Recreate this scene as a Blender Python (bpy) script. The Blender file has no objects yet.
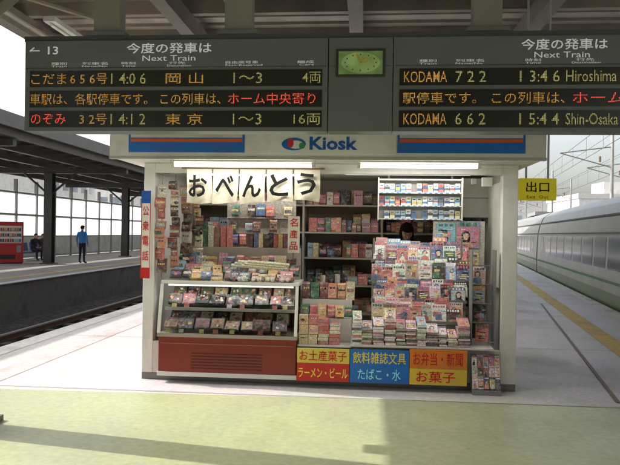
import bpy, math, random
from mathutils import Vector, Matrix
rad=math.radians
scene=bpy.context.scene
scene.view_settings.view_transform='Standard'; scene.view_settings.look='None'; scene.view_settings.exposure=0; scene.view_settings.gamma=1
def S(r,g,b):
    f=lambda c:(c/255/12.92) if c/255<=0.04045 else ((c/255+0.055)/1.055)**2.4
    return (f(r),f(g),f(b),1.0)
# ------------------------------------------------------------------ materials
_m={}
def mat(name,col=(.5,.5,.5,1),rough=.6,metal=0.,var=.12,scale=4.,bump=0.,emis=0.,attr=False,grime=0.,spec=.5,prnt=False):
    if name in _m: return _m[name]
    m=bpy.data.materials.new(name); m.use_nodes=True; nt=m.node_tree; N=nt.nodes; L=nt.links
    p=N['Principled BSDF']; p.inputs['Roughness'].default_value=rough; p.inputs['Metallic'].default_value=metal
    p.inputs['Specular IOR Level'].default_value=spec
    geo=N.new('ShaderNodeNewGeometry')
    nz=N.new('ShaderNodeTexNoise'); nz.inputs['Scale'].default_value=scale; nz.inputs['Detail'].default_value=6
    L.new(geo.outputs['Position'],nz.inputs['Vector'])
    mr=N.new('ShaderNodeMapRange'); mr.inputs[1].default_value=.3; mr.inputs[2].default_value=.7
    mr.inputs[3].default_value=1-var; mr.inputs[4].default_value=1+var
    L.new(nz.outputs['Fac'],mr.inputs[0])
    mx=N.new('ShaderNodeVectorMath'); mx.operation='SCALE'
    if attr:
        a=N.new('ShaderNodeAttribute'); a.attribute_name='Col'; src=a.outputs['Color']
        if prnt:   # small printed patches and text-like lines
            vo=N.new('ShaderNodeTexVoronoi'); vo.inputs['Scale'].default_value=62; L.new(geo.outputs['Position'],vo.inputs['Vector'])
            n4=N.new('ShaderNodeTexNoise'); n4.inputs['Scale'].default_value=21; L.new(geo.outputs['Position'],n4.inputs['Vector'])
            k4=N.new('ShaderNodeMapRange'); k4.inputs[1].default_value=.49;k4.inputs[2].default_value=.56;k4.inputs[3].default_value=0;k4.inputs[4].default_value=.25; L.new(n4.outputs['Fac'],k4.inputs[0])
            m1=N.new('ShaderNodeMix');m1.data_type='RGBA';L.new(k4.outputs[0],m1.inputs[0]);L.new(src,m1.inputs[6]);L.new(vo.outputs['Color'],m1.inputs[7])
            mp=N.new('ShaderNodeMapping'); mp.inputs['Scale'].default_value=(70,70,125); L.new(geo.outputs['Position'],mp.inputs['Vector'])
            n5=N.new('ShaderNodeTexNoise'); n5.inputs['Scale'].default_value=1; n5.inputs['Detail'].default_value=1; L.new(mp.outputs[0],n5.inputs['Vector'])
            k5=N.new('ShaderNodeMapRange'); k5.inputs[1].default_value=.56;k5.inputs[2].default_value=.62;k5.inputs[3].default_value=0;k5.inputs[4].default_value=.5; L.new(n5.outputs['Fac'],k5.inputs[0])
            m2=N.new('ShaderNodeMix');m2.data_type='RGBA';L.new(k5.outputs[0],m2.inputs[0]);L.new(m1.outputs[2],m2.inputs[6]);m2.inputs[7].default_value=(.06,.04,.05,1)
            src=m2.outputs[2]
            hh=N.new('ShaderNodeHueSaturation'); hh.inputs['Saturation'].default_value=.76; hh.inputs['Value'].default_value=1.08; L.new(src,hh.inputs['Color']); src=hh.outputs[0]
        L.new(src,mx.inputs[0])
    else: mx.inputs[0].default_value=col[:3]
    L.new(mr.outputs[0],mx.inputs['Scale'])
    out=mx.outputs[0]
    if grime>0:
        n2=N.new('ShaderNodeTexNoise'); n2.inputs['Scale'].default_value=1.3; n2.inputs['Detail'].default_value=9; n2.inputs['Roughness'].default_value=.7
        L.new(geo.outputs['Position'],n2.inputs['Vector'])
        r2=N.new('ShaderNodeMapRange'); r2.inputs[1].default_value=.5; r2.inputs[2].default_value=.72; r2.inputs[3].default_value=0; r2.inputs[4].default_value=grime
        L.new(n2.outputs['Fac'],r2.inputs[0])
        mm=N.new('ShaderNodeMix'); mm.data_type='RGBA'; L.new(r2.outputs[0],mm.inputs[0]); L.new(out,mm.inputs[6]); mm.inputs[7].default_value=(.13,.12,.11,1)
        out=mm.outputs[2]
    L.new(out,p.inputs['Base Color'])
    if emis>0:
        L.new(out,p.inputs['Emission Color']); p.inputs['Emission Strength'].default_value=emis
    _m[name]=m; return m
PAINT=lambda: mat('painted_surface',rough=.45,var=.05,attr=True,grime=.3,scale=3)
GOODS=lambda: mat('printed_goods',rough=.38,var=.16,attr=True,scale=45,prnt=True)
CLOTH=lambda: mat('cloth_and_skin',rough=.85,var=.10,attr=True,scale=20,spec=.2)
METAL=lambda: mat('painted_steel',rough=.5,var=.12,attr=True,grime=.4,scale=2)
def glass():
    if 'glass' in _m: return _m['glass']
    m=bpy.data.materials.new('glass'); m.use_nodes=True; nt=m.node_tree; N=nt.nodes;L=nt.links
    for n in list(N): N.remove(n)
    o=N.new('ShaderNodeOutputMaterial'); t=N.new('ShaderNodeBsdfTransparent'); t.inputs[0].default_value=(.9,.94,.93,1)
    g=N.new('ShaderNodeBsdfGlossy'); g.inputs['Roughness'].default_value=.03
    f=N.new('ShaderNodeFresnel'); f.inputs[0].default_value=1.5; mx=N.new('ShaderNodeMixShader')
    L.new(f.outputs[0],mx.inputs[0]);L.new(t.outputs[0],mx.inputs[1]);L.new(g.outputs[0],mx.inputs[2]);L.new(mx.outputs[0],o.inputs[0])
    _m['glass']=m; return m
def translucent(name,col):
    m=bpy.data.materials.new(name); m.use_nodes=True; nt=m.node_tree; N=nt.nodes;L=nt.links
    p=N['Principled BSDF']; o=N['Material Output']
    g=N.new('ShaderNodeNewGeometry'); n=N.new('ShaderNodeTexNoise'); n.inputs['Scale'].default_value=.6; L.new(g.outputs['Position'],n.inputs['Vector'])
    r=N.new('ShaderNodeValToRGB'); r.color_ramp.elements[0].color=[c*.85 for c in col[:3]]+[1]; r.color_ramp.elements[1].color=col
    L.new(n.outputs['Fac'],r.inputs[0]); L.new(r.outputs[0],p.inputs['Base Color'])
    t=N.new('ShaderNodeBsdfTranslucent'); L.new(r.outputs[0],t.inputs[0]); mx=N.new('ShaderNodeMixShader'); mx.inputs[0].default_value=.8
    L.new(p.outputs[0],mx.inputs[1]);L.new(t.outputs[0],mx.inputs[2]);L.new(mx.outputs[0],o.inputs[0]); return m
def led(name,col,strength=1.6):
    m=bpy.data.materials.new(name); m.use_nodes=True; nt=m.node_tree; N=nt.nodes;L=nt.links
    p=N['Principled BSDF']; p.inputs['Base Color'].default_value=(.02,.02,.02,1)
    g=N.new('ShaderNodeNewGeometry'); sx=N.new('ShaderNodeSeparateXYZ'); L.new(g.outputs['Position'],sx.inputs[0])
    def wave(o):
        a=N.new('ShaderNodeMath');a.operation='MULTIPLY';a.inputs[1].default_value=2*math.pi/.0115;L.new(o,a.inputs[0])
        b=N.new('ShaderNodeMath');b.operation='SINE';L.new(a.outputs[0],b.inputs[0])
        c=N.new('ShaderNodeMath');c.operation='MULTIPLY_ADD';c.inputs[1].default_value=.45;c.inputs[2].default_value=.55;L.new(b.outputs[0],c.inputs[0]);return c.outputs[0]
    mu=N.new('ShaderNodeMath');mu.operation='MULTIPLY';L.new(wave(sx.outputs[0]),mu.inputs[0]);L.new(wave(sx.outputs[2]),mu.inputs[1])
    m2=N.new('ShaderNodeMath');m2.operation='MULTIPLY';m2.inputs[1].default_value=strength;L.new(mu.outputs[0],m2.inputs[0])
    p.inputs['Emission Color'].default_value=col; L.new(m2.outputs[0],p.inputs['Emission Strength']); return m
# ------------------------------------------------------------------ geometry helpers
I3=Matrix.Identity(3)
class B:
    def __init__(s): s.v=[];s.f=[];s.c=[]
    def quad(s,ps,col):
        n=len(s.v); s.v+= [tuple(p) for p in ps]; s.f.append(tuple(range(n,n+len(ps)))); s.c.append(col)
    def box(s,c,d,col,M=I3,front=None):
        c=Vector(c); h=Vector(d)/2; n=len(s.v)
        for z in(-1,1):
            for y in(-1,1):
                for x in(-1,1): s.v.append(tuple(c+M@Vector((x*h.x,y*h.y,z*h.z))))
        F=[(0,1,5,4),(1,3,7,5),(3,2,6,7),(2,0,4,6),(4,5,7,6),(2,3,1,0)]
        for i,f in enumerate(F): s.f.append(tuple(n+k for k in f)); s.c.append(front if(front and i==0) else col)
    def bb(s,x0,x1,y0,y1,z0,z1,col): s.box(((x0+x1)/2,(y0+y1)/2,(z0+z1)/2),(x1-x0,y1-y0,z1-z0),col)
    def cyl(s,a,b,r,col,n=10,r2=None,cap=True):
        a=Vector(a);b=Vector(b);r2=r if r2 is None else r2; d=(b-a).normalized()
        u=d.orthogonal().normalized(); w=d.cross(u); k=len(s.v)
        for i in range(n):
            t=2*math.pi*i/n; o=u*math.cos(t)+w*math.sin(t)
            s.v.append(tuple(a+o*r)); s.v.append(tuple(b+o*r2))
        for i in range(n):
            j=(i+1)%n; s.f.append((k+2*i,k+2*j,k+2*j+1,k+2*i+1)); s.c.append(col)
        if cap:
            s.f.append(tuple(k+2*i for i in reversed(range(n)))); s.c.append(col)
            s.f.append(tuple(k+2*i+1 for i in range(n))); s.c.append(col)
    def disc(s,c,M,rx,rz,col,n=12):   # in local XZ plane
        s.quad([Vector(c)+M@Vector((rx*math.cos(2*math.pi*i/n),0,rz*math.sin(2*math.pi*i/n))) for i in range(n)],col)
    def rect(s,c,M,w,h,col):
        s.quad([Vector(c)+M@Vector(p) for p in((-w/2,0,-h/2),(w/2,0,-h/2),(w/2,0,h/2),(-w/2,0,h/2))],col)
    def ell(s,c,r,col,nu=14,nv=9,M=I3,zmin=-2,fn=None):
        k=len(s.v); c=Vector(c)
        for j in range(nv+1):
            ph=math.pi*j/nv
            for i in range(nu):
                t=2*math.pi*i/nu; p=Vector((math.sin(ph)*math.cos(t),math.sin(ph)*math.sin(t),max(zmin,math.cos(ph))))
                if fn: p=fn(p)
                s.v.append(tuple(c+M@Vector((p.x*r[0],p.y*r[1],p.z*r[2]))))
        for j in range(nv):
            for i in range(nu):
                a=k+j*nu+i;b2=k+j*nu+(i+1)%nu; s.f.append((a,a+nu,b2+nu,b2)); s.c.append(col)
    def obj(s,name,material,parent=None,smooth=False,bevel=0):
        me=bpy.data.meshes.new(name); me.from_pydata(s.v,[],s.f); me.update()
        ca=me.color_attributes.new('Col','FLOAT_COLOR','CORNER'); arr=[]
        for f,c in zip(s.f,s.c): arr+= list(c)*len(f)
        ca.data.foreach_set('color',arr)
        if smooth: me.polygons.foreach_set('use_smooth',[True]*len(me.polygons))
        me.materials.append(material)
        o=bpy.data.objects.new(name,me); scene.collection.objects.link(o)
        if parent: o.parent=parent
        if bevel:
            md=o.modifiers.new('bevel','BEVEL'); md.width=bevel; md.segments=2; md.limit_method='ANGLE'
        return o
def empty(name,loc=(0,0,0),rz=0):
    o=bpy.data.objects.new(name,None); scene.collection.objects.link(o); o.location=loc; o.rotation_euler=(0,0,rz); return o
def text(name,s,x0,x1,z0,z1,y,material,parent=None,keep=False,bold=0,rz=0):
    c=bpy.data.curves.new(name,'FONT'); c.body=s; c.size=1; c.resolution_u=2; c.offset=bold
    o=bpy.data.objects.new(name,c); scene.collection.objects.link(o); c.materials.append(material)
    bpy.context.view_layer.update()
    bbx=[Vector(v) for v in o.bound_box]; mnx=min(v.x for v in bbx);mxx=max(v.x for v in bbx);mny=min(v.y for v in bbx);mxy=max(v.y for v in bbx)
    w=max(mxx-mnx,.01);h=max(mxy-mny,.01); sx=(x1-x0)/w; sz=(z1-z0)/h
    ox=(x0+x1)/2-sx*(mnx+mxx)/2; oz=(z0+z1)/2-sz*(mny+mxy)/2
    o.rotation_euler=(rad(90),0,0); o.scale=(sx,sz,1); o.location=(ox,y,oz)
    if parent: o.parent=parent
    return o
WHITE=S(232,230,226); OFF=S(214,212,206); GREY=S(128,130,128); DK=S(52,54,54); BLK=(.01,.01,.01,1)
# ------------------------------------------------------------------ camera
cam=bpy.data.cameras.new('camera'); co=bpy.data.objects.new('camera',cam); scene.collection.objects.link(co)
cam.lens=37.16; cam.sensor_width=36; cam.clip_end=3000; cam.clip_start=.05
co.matrix_world=Matrix.Translation((.35,-6.5,1.55))@Matrix.Rotation(rad(4.9),4,'Z')@Matrix.Rotation(rad(90),4,'X')@Matrix.Rotation(rad(.84),4,'Z')
scene.camera=co
# ------------------------------------------------------------------ light
EL=rad(39.6); trav=Vector((1,-.17,0)).normalized()
ldir=Vector((trav.x*math.cos(EL),trav.y*math.cos(EL),-math.sin(EL)))
sl=bpy.data.lights.new('sun','SUN'); sl.energy=5; sl.angle=rad(.53); sl.color=(1,.94,.84)
so=bpy.data.objects.new('sun',sl); scene.collection.objects.link(so); so.rotation_euler=ldir.to_track_quat('-Z','Y').to_euler(); so.location=(-20,5,20)
w=bpy.data.worlds.new('World'); scene.world=w; w.use_nodes=True; N=w.node_tree.nodes; L=w.node_tree.links
sky=N.new('ShaderNodeTexSky'); sky.sky_type='NISHITA'; sky.sun_disc=False; sky.sun_elevation=EL
sky.sun_rotation=math.atan2(-trav.x,-trav.y); sky.dust_density=5; sky.air_density=1.2
hs=N.new('ShaderNodeHueSaturation'); hs.inputs['Saturation'].default_value=.5; hs.inputs['Value'].default_value=2.15
L.new(sky.outputs[0],hs.inputs['Color']); L.new(hs.outputs[0],N['Background'].inputs[0]); N['Background'].inputs[1].default_value=.15
# ------------------------------------------------------------------ ground, track bed, platforms
def ramp_mat(name,cols,scale,rough=.8,bump=.3,scale2=None,vor=False,spots=False):
    m=bpy.data.materials.new(name); m.use_nodes=True; nt=m.node_tree; N=nt.nodes;L=nt.links; p=N['Principled BSDF']; p.inputs['Roughness'].default_value=rough
    g=N.new('ShaderNodeNewGeometry')
    t=N.new('ShaderNodeTexVoronoi' if vor else 'ShaderNodeTexNoise'); t.inputs['Scale'].default_value=scale
    if not vor: t.inputs['Detail'].default_value=8; t.inputs['Roughness'].default_value=.65
    L.new(g.outputs['Position'],t.inputs['Vector']); r=N.new('ShaderNodeValToRGB')
    el=r.color_ramp.elements
    while len(el)<len(cols): el.new(.5)
    for i,c in enumerate(cols):
        el[i].position=(.3+.4*i/(len(cols)-1)) if not vor else i/(len(cols)-1); el[i].color=c
    if vor:
        sp=N.new('ShaderNodeSeparateColor'); L.new(t.outputs['Color'],sp.inputs[0]); L.new(sp.outputs[0],r.inputs[0])
    else: L.new(t.outputs['Fac'],r.inputs[0])
    n2=N.new('ShaderNodeTexNoise'); n2.inputs['Scale'].default_value=scale2 or scale*25; n2.inputs['Detail'].default_value=5; L.new(g.outputs['Position'],n2.inputs['Vector'])
    mr=N.new('ShaderNodeMapRange'); mr.inputs[1].default_value=.3;mr.inputs[2].default_value=.7;mr.inputs[3].default_value=.86;mr.inputs[4].default_value=1.08; L.new(n2.outputs['Fac'],mr.inputs[0])
    vm=N.new('ShaderNodeVectorMath');vm.operation='SCALE';L.new(r.outputs[0],vm.inputs[0]);L.new(mr.outputs[0],vm.inputs['Scale']); out=vm.outputs[0]
    if spots:
        v=N.new('ShaderNodeTexVoronoi'); v.inputs['Scale'].default_value=2.6; L.new(g.outputs['Position'],v.inputs['Vector'])
        k=N.new('ShaderNodeMapRange');k.inputs[1].default_value=.035;k.inputs[2].default_value=.06;k.inputs[3].default_value=.55;k.inputs[4].default_value=0;L.new(v.outputs['Distance'],k.inputs[0])
        n3=N.new('ShaderNodeTexNoise');n3.inputs['Scale'].default_value=.45;n3.inputs['Detail'].default_value=10;n3.inputs['Roughness'].default_value=.72;L.new(g.outputs['Position'],n3.inputs['Vector'])
        k3=N.new('ShaderNodeMapRange');k3.inputs[1].default_value=.5;k3.inputs[2].default_value=.66;k3.inputs[3].default_value=0;k3.inputs[4].default_value=.34;L.new(n3.outputs['Fac'],k3.inputs[0])
        mxx=N.new('ShaderNodeMath');mxx.operation='MAXIMUM';L.new(k.outputs[0],mxx.inputs[0]);L.new(k3.outputs[0],mxx.inputs[1])
        mm=N.new('ShaderNodeMix');mm.data_type='RGBA';L.new(mxx.outputs[0],mm.inputs[0]);L.new(out,mm.inputs[6]);mm.inputs[7].default_value=(.24,.22,.19,1);out=mm.outputs[2]
        kr=N.new('ShaderNodeMapRange');kr.inputs[1].default_value=.35;kr.inputs[2].default_value=.65;kr.inputs[3].default_value=rough-.14;kr.inputs[4].default_value=rough+.12;L.new(n3.outputs['Fac'],kr.inputs[0]);L.new(kr.outputs[0],p.inputs['Roughness'])
    L.new(out,p.inputs['Base Color'])
    b=N.new('ShaderNodeBump');b.inputs['Strength'].default_value=bump;b.inputs['Distance'].default_value=.02 if vor else .004
    L.new(t.outputs['Distance'] if vor else n2.outputs['Fac'],b.inputs['Height']);L.new(b.outputs[0],p.inputs['Normal'])
    return m
g=B(); g.quad([(-1500,-1500,-1.25),(1500,-1500,-1.25),(1500,1500,-1.25),(-1500,1500,-1.25)],GREY)
g.obj('ground',ramp_mat('ground_dirt',[S(92,88,80),S(120,115,104),S(104,100,92)],.2))
ball=ramp_mat('ballast',[S(46,40,36),S(86,78,70),S(64,56,50),S(108,100,92)],9,vor=True,bump=1)
g=B(); g.quad([(-9.6,-30,-1.1),(-4.35,-30,-1.1),(-4.35,120,-1.1),(-9.6,120,-1.1)],GREY)
tr=empty('railway_track'); g.obj('ballast_bed',ball,tr)
b=B()
for cx in(-6.95,):
    for i in range(150):
        b.box((cx,-29+i,-1.06),(2.4,.24,.14),S(100,96,88))
    for sx in(-.72,.72):
        b.bb(cx+sx-.07,cx+sx+.07,-30,120,-.985,-.965,S(90,66,50)); b.bb(cx+sx-.015,cx+sx+.015,-30,120,-.965,-.86,S(96,70,54)); b.bb(cx+sx-.035,cx+sx+.035,-30,120,-.86,-.825,S(170,165,158))
b.obj('rails_and_sleepers',METAL(),tr)
conc=ramp_mat('platform_paving',[S(184,174,178),S(200,193,198),S(192,193,190),S(206,200,198)],.9,rough=.52,bump=.25,spots=True)
grn=ramp_mat('green_paving',[S(160,168,128),S(174,180,140),S(166,174,140),S(182,184,152)],.8,rough=.42,bump=.2,spots=True)
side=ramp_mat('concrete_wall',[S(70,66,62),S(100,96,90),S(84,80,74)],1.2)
def ex(Y): return 5.6+.143*(Y-7.3)
pf=empty('platform')
P=[(-4.35,-25),(3.9,-25),(ex(-4.6),-4.6),(ex(110),110),(-4.35,110)]
g=B(); g.quad([(x,y,0) for x,y in P],GREY); g.obj('paving',conc,pf)
g=B()
for i in range(len(P)):
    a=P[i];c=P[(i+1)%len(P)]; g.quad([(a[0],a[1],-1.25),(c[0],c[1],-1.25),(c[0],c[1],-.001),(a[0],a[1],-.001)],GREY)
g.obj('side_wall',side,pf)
g=B(); g.quad([(-3.15,-25,.004),(3.2,-25,.004),(3.2,-.42,.004),(-3.15,-.62,.004)],GREY); g.obj('green_paint',grn,pf)
b=B(); Y1=S(200,168,66)
def strip(b,off,w,z,col,y0=-4.6,y1=110,n=0):
    b.quad([(ex(y0)-off-w,y0,z),(ex(y0)-off,y0,z),(ex(y1)-off,y1,z),(ex(y1)-off-w,y1,z)],col)
strip(b,.9,.3,.004,Y1); strip(b,0,.28,.004,S(210,208,204))
b.quad([(-4.35,-25,.004),(-4.05,-25,.004),(-4.05,110,.004),(-4.35,110,.004)],S(205,203,198))
b.quad([(-3.6,-25,.004),(-3.3,-25,.004),(-3.3,110,.004),(-3.6,110,.004)],S(204,184,184))
b.quad([(2.71,-.3,.008),(2.75,-.3,.008),(4.4,8.5,.008),(4.36,8.5,.008)],S(120,96,70))
for i in range(18): # paving joints
    y=-.5+i*3.0; b.quad([(-4.0,y,.006),(ex(max(y,0))-.35,y,.006),(ex(max(y,0))-.35,y+.012,.006),(-4.0,y+.012,.006)],S(120,116,110))
b.quad([(-3.15,-25,.008),(-3.12,-25,.008),(-3.12,-.62,.008),(-3.15,-.62,.008)],S(110,106,96))
b.obj('painted_markings',mat('line_paint',rough=.6,var=.18,attr=True,grime=.6,scale=14),pf)
# far platform
fp=empty('far_platform')
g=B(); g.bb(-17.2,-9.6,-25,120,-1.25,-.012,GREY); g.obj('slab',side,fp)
g=B(); g.bb(-17.2,-9.55,-25,120,-.011,0,GREY); g.obj('paving',ramp_mat('far_paving',[S(150,146,142),S(172,168,164)],.6),fp)
b=B(); b.bb(-9.9,-9.6,-25,120,.002,.006,S(215,212,206)); b.bb(-10.8,-10.5,-25,120,.002,.006,Y1)
b.obj('edge_markings',PAINT(),fp)
# ------------------------------------------------------------------ canopies
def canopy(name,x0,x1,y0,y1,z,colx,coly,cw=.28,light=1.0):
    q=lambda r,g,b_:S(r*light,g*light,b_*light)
    e=empty(name); b=B()
    n=int((y1-y0)/.35)
    for i in range(n):   # corrugated sheet underside
        ya=y0+i*.35
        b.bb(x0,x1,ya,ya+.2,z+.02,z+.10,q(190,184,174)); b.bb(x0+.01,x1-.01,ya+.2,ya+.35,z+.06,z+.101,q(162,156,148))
    b.obj('roof_sheets',METAL(),e)
    b=B(); y=y0+.5
    while y<y1:
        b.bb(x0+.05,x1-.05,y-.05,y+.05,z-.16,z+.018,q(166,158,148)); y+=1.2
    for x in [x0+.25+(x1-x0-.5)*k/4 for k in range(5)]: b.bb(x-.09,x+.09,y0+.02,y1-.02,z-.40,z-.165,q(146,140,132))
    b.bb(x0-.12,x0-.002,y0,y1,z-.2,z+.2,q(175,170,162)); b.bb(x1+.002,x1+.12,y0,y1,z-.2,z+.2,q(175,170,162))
    b.obj('purlins_and_girders',METAL(),e)
    b=B(); C1=q(112,110,106)
    for y in coly:
        b.bb(x0+.3,x1-.3,y-.1,y+.1,z-.62,z-.41,C1)
        for x in colx:
            b.bb(x-cw/2,x+cw/2,y-cw/2,y-cw/2+.03,.0,z-.625,C1); b.bb(x-cw/2,x+cw/2,y+cw/2-.03,y+cw/2,0,z-.625,C1)
            b.bb(x-.02,x+.02,y-cw/2+.032,y+cw/2-.032,0,z-.625,C1); b.bb(x-cw*.8,x+cw*.8,y-cw*.8,y+cw*.8,0.001,.05,S(90,88,84))
            for sg in(-1,1):
                b.cyl((x+sg*.1,y,z-1.5),(x+sg*1.2,y,z-.6),.05,C1,8)
    b.obj('columns',METAL(),e)
    return e
canopy('platform_canopy',-4.6,5.0,-20.2,90,4.6,(-2.75,3.3),(-12.6,-1.8,9.0,19.8,30.6,41.4,52.2,63,74))
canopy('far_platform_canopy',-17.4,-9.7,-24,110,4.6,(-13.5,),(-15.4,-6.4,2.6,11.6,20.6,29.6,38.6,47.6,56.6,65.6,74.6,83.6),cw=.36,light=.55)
b=B()
for y in range(-8,40,3):
    b.bb(-3.6,-3.45,y,y+1.2,4.08,4.14,S(225,225,220)); b.cyl((-3.525,y+.05,4.05),(-3.525,y+1.15,4.05),.018,S(240,240,235),8)
b.cyl((-3.9,-15,4.1),(-3.9,60,4.1),.035,S(170,165,156)); b.cyl((-1.2,-15,4.12),(-1.2,60,4.12),.05,S(160,156,148))
for y in range(-12,50,2):
    b.cyl((-3.9,y,4.1),(-4.4,y+.6,4.3),.02,S(140,135,126),6); b.cyl((-4.4,y,4.35),(-2.9,y+1.3,4.15),.03,S(150,140,126),6)
b.obj('canopy_light_row',METAL())
# unseen enclosure added behind the viewpoint to block low sky light
e=empty('sky_blocking_enclosure'); b=B()
b.bb(-3.2,3.4,-19,-11.8,0,4.1,S(130,128,124)); b.bb(-3.3,3.5,-11.8,-11.72,3.0,4.1,S(90,92,90)); b.bb(-.9,1.3,-11.79,-11.75,0,2.4,S(40,42,44)); b.bb(-2.6,-1.3,-11.79,-11.74,.8,2.3,S(70,80,86)); b.bb(1.7,3.0,-11.79,-11.74,.8,2.3,S(70,80,86))
b.obj('walls',PAINT(),e)
# wind screen wall behind the far platform
e=empty('wind_screen_wall'); b=B()
for i in range(70):
    y=-20+i*2; b.bb(-17.08,-16.92,y-.06,y+.06,0,4.0,S(150,152,152))
for z in(.05,1.1,2.2,3.3): b.bb(-17.05,-16.95,-20,120,z,z+.09,S(165,168,168))
b.bb(-17.03,-16.97,-20,120,.14,1.1,S(205,205,202))
b.obj('frame',METAL(),e)
b=B(); b.quad([(-17,-20,1.15),(-17,120,1.15),(-17,120,3.4),(-17,-20,3.4)],WHITE); b.obj('panels',translucent('frosted_panel',(.80,.84,.88,1)),e)
# ------------------------------------------------------------------ catenary and backdrop
def catenary(x,ang,loc):
    e=empty('overhead_line_mast',loc,ang); b=B()
    for k in range(6):
        y=k*22
        b.cyl((x,y,-1.2),(x,y,7.2),.11,S(170,170,166),10,.08)
        b.cyl((x,y,6.3),(x-2.6,y,6.0),.035,S(140,140,136),6); b.cyl((x,y,5.2),(x-2.6,y,6.0),.03,S(140,140,136),6)
        b.cyl((x-.6,y,5.5),(x-.6,y,5.8),.06,S(130,100,80),8)
    b.cyl((x-2.4,-30,5.0),(x-2.4,120,5.0),.012,DK,5); b.cyl((x-2.4,-30,5.9),(x-2.4,120,5.9),.012,DK,5); b.cyl((x,-30,7),(x,120,7),.012,DK,5)
    for k in range(40): b.cyl((x-2.4,-25+k*3.4,5.0),(x-2.4,-25+k*3.4,5.9),.006,DK,4,cap=False)
    b.obj('mast_and_wires',METAL(),e)
catenary(4.6,-rad(8.14),(5.6,7.3,0))
catenary(8.5,-rad(8.14),(5.6,15.3,0))
def building(x,y,w,d,h,col,rz=0,st=3.2):
    e=empty('backdrop_or_blocker_building',(x,y,-1.25),rz); b=B(); b.bb(-w/2,w/2,-d/2,d/2,0,h,col); b.bb(-w/2-.2,w/2+.2,-d/2-.2,d/2+.2,h,h+.8,OFF); b.bb(-w/6,w/6,-d/6,d/6,h+.8,h+3.2,OFF)
    b.obj('walls',PAINT(),e); b=B(); 
    for k in range(1,int(h/st)):
        z=k*st-.6
        n=int(w/3)
        for i in range(n):
            xx=-w/2+(i+.5)*w/n; b.bb(xx-.95,xx+.95,-d/2-.06,-d/2+.1,z,z+1.5,S(150,162,170))
        n=int(d/3)
        for i in range(n):
            yy=-d/2+(i+.5)*d/n
            for sg in(-1,1): b.bb(sg*w/2-.06,sg*w/2+.06,yy-.95,yy+.95,z,z+1.5,S(150,162,170))
    b.obj('windows',mat('window_glass',attr=True,rough=.15,var=.2,scale=.4),e)
random.seed(5)
for (x,y,w_,d_,h_) in [(-48,60,18,20,9),(-60,95,24,20,14),(-36,120,16,18,12),(-75,40,20,22,12),(-20,170,26,20,12),(-55,150,22,20,18),(44,110,18,18,9),(62,120,22,18,11),(30,190,26,20,10),(60,75,16,20,7),(80,150,26,20,14),(38,150,16,16,11),(10,210,30,20,14)]:
    building(x,y,w_,d_,h_,random.choice([S(228,227,224),S(218,219,220),S(232,226,218),S(212,210,208)]))
building(22,-12,16,44,17,S(150,148,144)); building(-39,-18,14,54,14,S(150,148,144)); building(-6,-42,50,14,20,S(140,138,134)) ; building(19,-38,14,14,20,S(150,148,144))  # unseen buildings added to keep ambient sky light off the platform
b=B(); n=60
for i in range(n):
    a0=rad(-80+160*i/n);a1=rad(-80+160*(i+1)/n)
    h=lambda a:26+14*math.sin(a*5)+8*math.sin(a*13+1)+4*math.sin(a*29)
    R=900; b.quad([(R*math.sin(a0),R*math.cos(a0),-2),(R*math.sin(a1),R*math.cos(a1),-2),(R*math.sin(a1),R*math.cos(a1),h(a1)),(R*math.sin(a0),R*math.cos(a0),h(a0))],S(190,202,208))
b.obj('hills',mat('hazy_hills',attr=True,rough=1,var=.1,scale=.02))
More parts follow.
